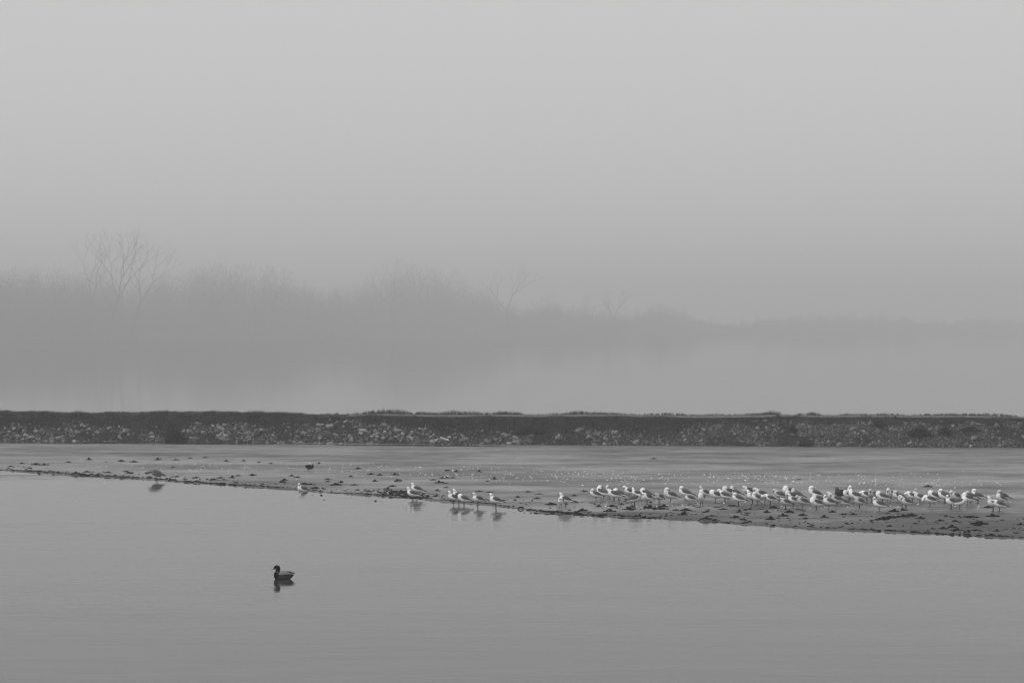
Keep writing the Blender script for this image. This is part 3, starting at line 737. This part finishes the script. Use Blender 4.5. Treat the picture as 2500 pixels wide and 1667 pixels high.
def clump_mesh(k):
    r = np.random.default_rng(100 + k); V, F = [], []
    n = 7 + k % 3
    for i in range(n):                          # heaped wet fronds: low angular lumps with a ragged top
        u = i / (n - 1) * 2 - 1
        c = np.array([u * .9 + r.normal(0, .08), r.normal(0, .30), .12 + .30 * max(0, 1 - abs(u - .2 * math.sin(k)) * 1.3) * r.uniform(.6, 1.3)])
        s = np.array([r.uniform(.32, .42), r.uniform(.2, .35), max(c[2], .16) * r.uniform(.9, 1.15)])
        b = len(V)
        V += [tuple(q) for q in (ICO_V * (1 + r.uniform(-.35, .35, (12, 1))) * s + c * np.array([1, 1, .75]))]
        F += [tuple(q + b) for q in ICO_F]
    for i in range(4):
        b = len(V); x0 = r.uniform(-.9, .9); h = r.uniform(.1, .45); dx = r.normal(0, .3)
        V += [(x0-.07, 0, 0), (x0+.07, 0, 0), (x0+dx, r.normal(0, .2), h), (x0, .09, 0)]; F += [(b, b+1, b+2), (b+1, b+3, b+2), (b+3, b, b+2)]
    V = np.array(V); V[:, 2] = np.maximum(V[:, 2], -.05)
    return mesh_np('weed_clump', V, F, M['weed'])
CL = [clump_mesh(k) for k in range(7)]
def clump_zone(x, y):
    if x < 420: return 'small dark weed clump on the mud around the lone wading gull, %s from left', 'weed clumps on the left mud'
    if x < 1000: return 'small dark weed clump on the mud around the coot, %s from left', 'weed clumps around the coot'
    if x < 1440: return 'small dark weed clump on the mud near the wading gulls, %s from left', 'weed clumps by the wading gulls'
    if y < 1205: return 'dark weed clump apart on pale mud far behind the flock, %s from left', 'stray weed clumps behind the flock'
    return 'dark weed clump on dark mud at the feet of the flock, %s from left', 'weed clumps in front of the flock'
clump_px.sort(); count = {}
for i, (x, y) in enumerate(clump_px):
    p = at(x, y); gz = ground_z(p.x, p.y); p = at(x, y, gz)
    o = link('weed_clump', CL[rnd.randrange(7)]); s = rnd.uniform(.06, .115) * (1.15 if 1235 < y else 1.0)
    o.location = (p.x, p.y, gz); o.scale = (s * rnd.uniform(.9, 1.5), s, s * rnd.uniform(.7, 1.15)); o.rotation_euler = (0, 0, rnd.choice((0, math.pi)) + rnd.uniform(-.4, .4))
    lab, g = clump_zone(x, y); count[g] = count.get(g, 0) + 1
    tag(o, lab % ordinal(count[g]), 'weed clump', g)

# wrack along the water's edge and scraps of weed strewn on the mud: nobody could count them
def build_wrack():
    N = 2600
    X = rng.uniform(-24, 20, N)
    thick = fbm(X * .9, X * 0, 5, 4)
    ds = rng.normal(.04, .06, N) + np.abs(rng.normal(0, 1, N)) ** 3 * .035 * thick
    Y = shoreY(X) + ds
    k = (np.abs(X) < Y * .245) & (rng.uniform(size=N) < np.clip((thick - .25) * 3, .12, 1))
    X, Y = X[k], Y[k]
    n2 = 1500                                                # strewn scraps, most on the dark mud at the right
    X2 = rng.uniform(-22, 17, n2); right = np.clip((X2 + 1) / 4, 0, 1)
    d2 = rng.uniform(.0, 1, n2) * (1.6 + 4.2 * right); Y2 = shoreY(X2) + d2
    pt = fbm(X2 * .7, Y2 * 1.1, 13, 3); k2 = (np.abs(X2) < Y2 * .245) & (pt > .42) & (rng.uniform(size=n2) < .35 + .65 * right)
    # thick heap left of the pair of gulls
    a = at(985, 1214); X3 = rng.normal(a.x, .45, 260); Y3 = shoreY(X3) + rng.uniform(-.15, 1.8, 260)
    b = at(1360, 1252); X4 = rng.normal(b.x, .35, 120); Y4 = shoreY(X4) + rng.uniform(-.2, .2, 120)
    fl = [at(x, y) for x, y in ((763,1209),(785,1209),(791,1220),(905,1222.5),(917,1223),(931,1223),(1280,1251.5),(1310,1253),(1296,1252),(612,1187),(1255,1250))]
    X = np.concatenate([X, X2[k2], X3, X4, [p.x for p in fl]]); Y = np.concatenate([Y, Y2[k2], Y3, Y4, [p.y for p in fl]]); n = len(X)
    Z = np.maximum(mud_height(X, Y), 0.0)
    s = np.exp(rng.normal(math.log(.026), .45, n)); s = np.clip(s, .010, .065)
    scl = np.stack([s * rng.uniform(1, 2.0, n), s, s * rng.uniform(.25, .7, n)], 1)
    pos = np.stack([X, Y, Z + .004], 1)
    tag(soup('shore_weed', pos, scl, M['weed'], yaw_only=True, jit=.4), 'dark line of stranded weed scraps along the water edge of the mudflat', 'weed', kind='stuff')
build_wrack()

def build_shells():
    n = 2200
    xp = rng.uniform(120, 2520, n)
    mid = np.interp(xp, [0, 400, 800, 1200, 1700, 2500], [1143, 1144, 1152, 1162, 1172, 1182])
    yp = mid + rng.normal(0, 9, n)
    dens = np.interp(xp, [0, 150, 350, 700, 1000, 1900, 2200, 2500], [.04, .10, .30, .7, 1, 1, .5, .25])
    k = rng.uniform(size=n) < dens * np.clip(fbm(xp * .012, yp * .09, 3, 4) * 2.2 - .45, .1, 1) * .8
    xp, yp = xp[k], yp[k]
    xe = rng.uniform(1450, 2480, 160); ye = rng.normal(1236, 9, 160)
    xp = np.concatenate([xp, xe]); yp = np.concatenate([yp, ye]); n = len(xp)
    d = CAM_H * FPX / (yp - HOR); X = (xp - 1250) / FPX * d; Y = d
    Z = np.maximum(mud_height(X, Y), 0.0)
    s = np.clip(np.exp(rng.normal(math.log(.014), .40, n)), .006, .024)
    scl = np.stack([s * rng.uniform(1, 1.7, n), s, s * rng.uniform(.5, 1.1, n)], 1)
    tag(soup('shells', np.stack([X, Y, Z + .006], 1), scl, M['shell'], yaw_only=True), 'scatter of small white shells and feathers on the mud behind the gulls', 'shells', kind='stuff')
build_shells()

def build_plank():
    X = (1085 - 1250) / FPX * 249 * K; fy = float(footY(X))
    bm = [(x * .20, y * .05, z * .03) for x in (-1, -.4, .3, 1) for (y, z) in ((-1, -1), (1, -1), (.9, 1), (-.9, .8))]
    f = [(r*4+k, r*4+(k+1) % 4, (r+1)*4+(k+1) % 4, (r+1)*4+k) for r in range(3) for k in range(4)] + [(3, 2, 1, 0), (12, 13, 14, 15)]
    o = link('driftwood_plank', mesh_np('driftwood_plank', bm, f, M['plank'])); o.location = (X, fy + .10, .24); o.rotation_euler = (.3, R(18), 0)
    tag(o, 'pale short driftwood plank leaning on the stones at the foot of mid bank', 'plank')
build_plank()

# ------------------------------------------------------------------ trees on the far shore
def tree_mesh(segs, m, name):
    V, F = [], []
    for (a, b, ra, rb) in segs:
        d = (b - a).normalized(); s = d.orthogonal().normalized(); t = d.cross(s); i0 = len(V)
        for (c, r) in ((a, ra), (b, rb)):
            for k in range(4):
                an = math.pi / 2 * k; V.append(c + s * math.cos(an) * r + t * math.sin(an) * r)
        F += [(i0+k, i0+(k+1) % 4, i0+4+(k+1) % 4, i0+4+k) for k in range(4)]
    return mesh_np(name, V, F, m)
def grow(p, d, L, r, depth, rr, limbs, twigs, spread):
    n = 3 if depth > 3 else 2
    for i in range(n):
        q = p + d * (L / n)
        (limbs if r > .16 else twigs).append((p, q, r, r * .88)); p = q; r *= .88
        d = (d + Vector((rr.gauss(0, .13), rr.gauss(0, .10), rr.gauss(.02, .08)))).normalized()
        if depth > 0 and i < n - 1 and rr.random() < .6:
            a = rr.uniform(0, 6.28); o = Vector((math.cos(a), math.sin(a) * .7, rr.uniform(.0, .5))).normalized()
            grow(p, (d * .65 + o * .75).normalized(), L * .55, max(r * .5, .06), depth - 2 if depth > 1 else 0, rr, limbs, twigs, spread)
    if depth > 0:
        for s in ((-1, 1) if rr.random() < .85 else (-1, .3, 1)):
            o = Vector((s * rr.uniform(.5, 1.0), rr.uniform(-.7, .7), 0))
            grow(p, (d + o * spread + Vector((0, 0, .12))).normalized(), L * rr.uniform(.62, .82), max(r * .74, .06), depth - 1, rr, limbs, twigs, spread)
def bare_tree(xp, top, lean, spread, seed, label, depth=6, r0=.42, dd=0):
    D = float(treeD(xp)) + dd; X = (xp - 1250) / FPX * D
    H = CAM_H + (HOR - top) / FPX * D - 1.5
    rr = random.Random(seed); limbs, twigs = [], []
    grow(Vector((0, 0, -.3)), Vector((lean, 0, 1)).normalized(), 10.0, r0 * 1.7, depth, rr, limbs, twigs, spread)
    zmax = max(b.z for _, b, _, _ in limbs + twigs); k = H / zmax
    f = lambda S: [(Vector((a.x*k, a.y*k, a.z*k)), Vector((b.x*k, b.y*k, b.z*k)), ra, rb) for a, b, ra, rb in S]
    e = bpy.data.objects.new('bare_tree', None); COL.objects.link(e); e.location = (X, D, 1.5)
    link('trunk', tree_mesh(f(limbs), M['bark'], 'trunk'), e); link('crown', tree_mesh(f(twigs), M['bark'], 'crown'), e)
    tag(e, label, 'tree', 'bare trees rising out of the fog')
for a in [(222, 566, -.20, .42, 1, 'bare tree leaning left in the fog, left trunk of the tallest group', 5, .46),
          (272, 554, -.02, .46, 2, 'tallest bare tree, forked in a V, centre of the left group'  , 5, .56),
          (322, 590, .20, .46, 3, 'spreading bare tree, right one of the tallest left group', 5, .50),
          (525, 632, .0, .45, 4, 'thin bare tree just above the wood right of the tallest group', 5, .30),
          (608, 636, .06, .4, 5, 'slender bare tree above the wood, second right of the tallest group', 5, .28),
          (662, 648, .0, .35, 6, 'short spire-like bare tree where the wood starts to drop', 5, .28),
          (962, 630, -.08, .5, 7, 'bare tree leaning left over the middle wood', 5, .50),
          (1035, 636, .05, .5, 8, 'rounded bare tree beside the left-leaning one in the middle wood', 5, .48),
          (1085, 652, .0, .45, 9, 'bare tree at the right end of the middle wood', 5, .42),
          (1240, 650, .05, .62, 10, 'lone wide-forked bare tree in the dip right of the middle wood', 5, .58),
          (1340, 712, .0, .4, 11, 'faint low bare tree right of the lone forked one', 5, .28),
          (1448, 716, -.05, .4, 12, 'thin faint bare tree left of the last forked one', 5, .28),
          (1500, 706, .03, .55, 13, 'last forked bare tree, faint in the fog at mid right', 5, .50),
          (1610, 738, .0, .45, 14, 'rounded faint bare tree at the right end of the visible wood', 5, .42)]:
    bare_tree(*a)

def far_wood():
    sil = [(-400,655),(0,650),(100,655),(200,662),(300,682),(380,668),(450,662),(500,648),(560,652),(620,656),(700,670),(760,690),(800,698),(850,694),(900,684),
           (950,660),(1000,650),(1060,652),(1100,676),(1150,688),(1190,704),(1230,735),(1280,748),(1330,737),(1400,745),(1450,755),(1500,765),(1560,755),(1600,748),
           (1650,758),(1700,776),(1760,788),(1840,786),(1900,774),(1980,770),(2080,766),(2160,770),(2240,782),(2320,788),(2400,776),(2500,780),(2900,776)]
    sx, sy = np.array(sil, float).T
    nb = 2300
    xp = rng.uniform(-380, 2880, nb); D = treeD(xp) + rng.uniform(-3, 60, nb)
    X = (xp - 1250) / FPX * D
    ys = np.interp(xp, sx, sy)
    H = CAM_H + (HOR - ys) / FPX * D + rng.normal(0, 2.2, nb) - np.abs(rng.normal(0, 4.5, nb)) + .6
    H = np.maximum(H, 2.5)
    m = 210
    u = rng.beta(1.1, 1.25, (nb, m)); z = u * H[:, None]
    wid = (.8 + .16 * H)[:, None] * np.sqrt(np.clip(1.08 - u, .02, 1)) * .8
    px = X[:, None] + rng.normal(0, 1, (nb, m)) * wid; py = D[:, None] + rng.normal(0, 1, (nb, m)) * wid
    L = rng.uniform(1.4, 5.0, (nb, m)) * np.clip(1.25 - u, .3, 1)
    dx = rng.normal(0, .26, (nb, m)) * L; dy = rng.normal(0, .26, (nb, m)) * L; dz = L * rng.uniform(.45, 1, (nb, m))
    w = rng.uniform(.06, .17, (nb, m)) * np.clip(1.25 - u, .22, 1)
    px, py, z, dx, dy, dz, w = [q.ravel() for q in (px, py, z, dx, dy, dz, w)]
    P = np.stack([np.stack([px - w, py, z + .4], -1), np.stack([px + w, py, z + .4], -1), np.stack([px + dx, py + dy, z + dz + .4], -1)], 1).reshape(-1, 3)
    F = np.arange(len(P)).reshape(-1, 3)
    tag(link('far_wood', mesh_np('far_wood', P, F, M['twig'])), 'foggy mass of leafless wood along the far shore', 'wood', kind='stuff')
far_wood()

# ------------------------------------------------------------------ the foggy air over the lake
def build_haze():
    e = 2650; z0, z1 = -1.9, 51.0
    v = [(-e,-e,z0),(e,-e,z0),(e,e,z0),(-e,e,z0),(-e,-e,z1),(e,-e,z1),(e,e,z1),(-e,e,z1)]
    f = [(3,2,1,0),(4,5,6,7),(0,1,5,4),(1,2,6,5),(2,3,7,6),(3,0,4,7)]
    m = bpy.data.materials.new('fog'); m.use_nodes = True
    n, l = m.node_tree.nodes, m.node_tree.links
    n.remove(n['Principled BSDF'])
    pv = n.new('ShaderNodeVolumePrincipled'); pv.inputs['Color'].default_value = (.92, .92, .92, 1)
    pv.inputs['Density'].default_value = HAZE; pv.inputs['Anisotropy'].default_value = 0.0
    l.new(pv.outputs[0], n['Material Output'].inputs['Volume'])
    o = link('haze', mesh_np('haze', v, f, m)); tag(o, 'pale fog lying over the lake and the far wood', 'fog', kind='stuff')
build_haze()
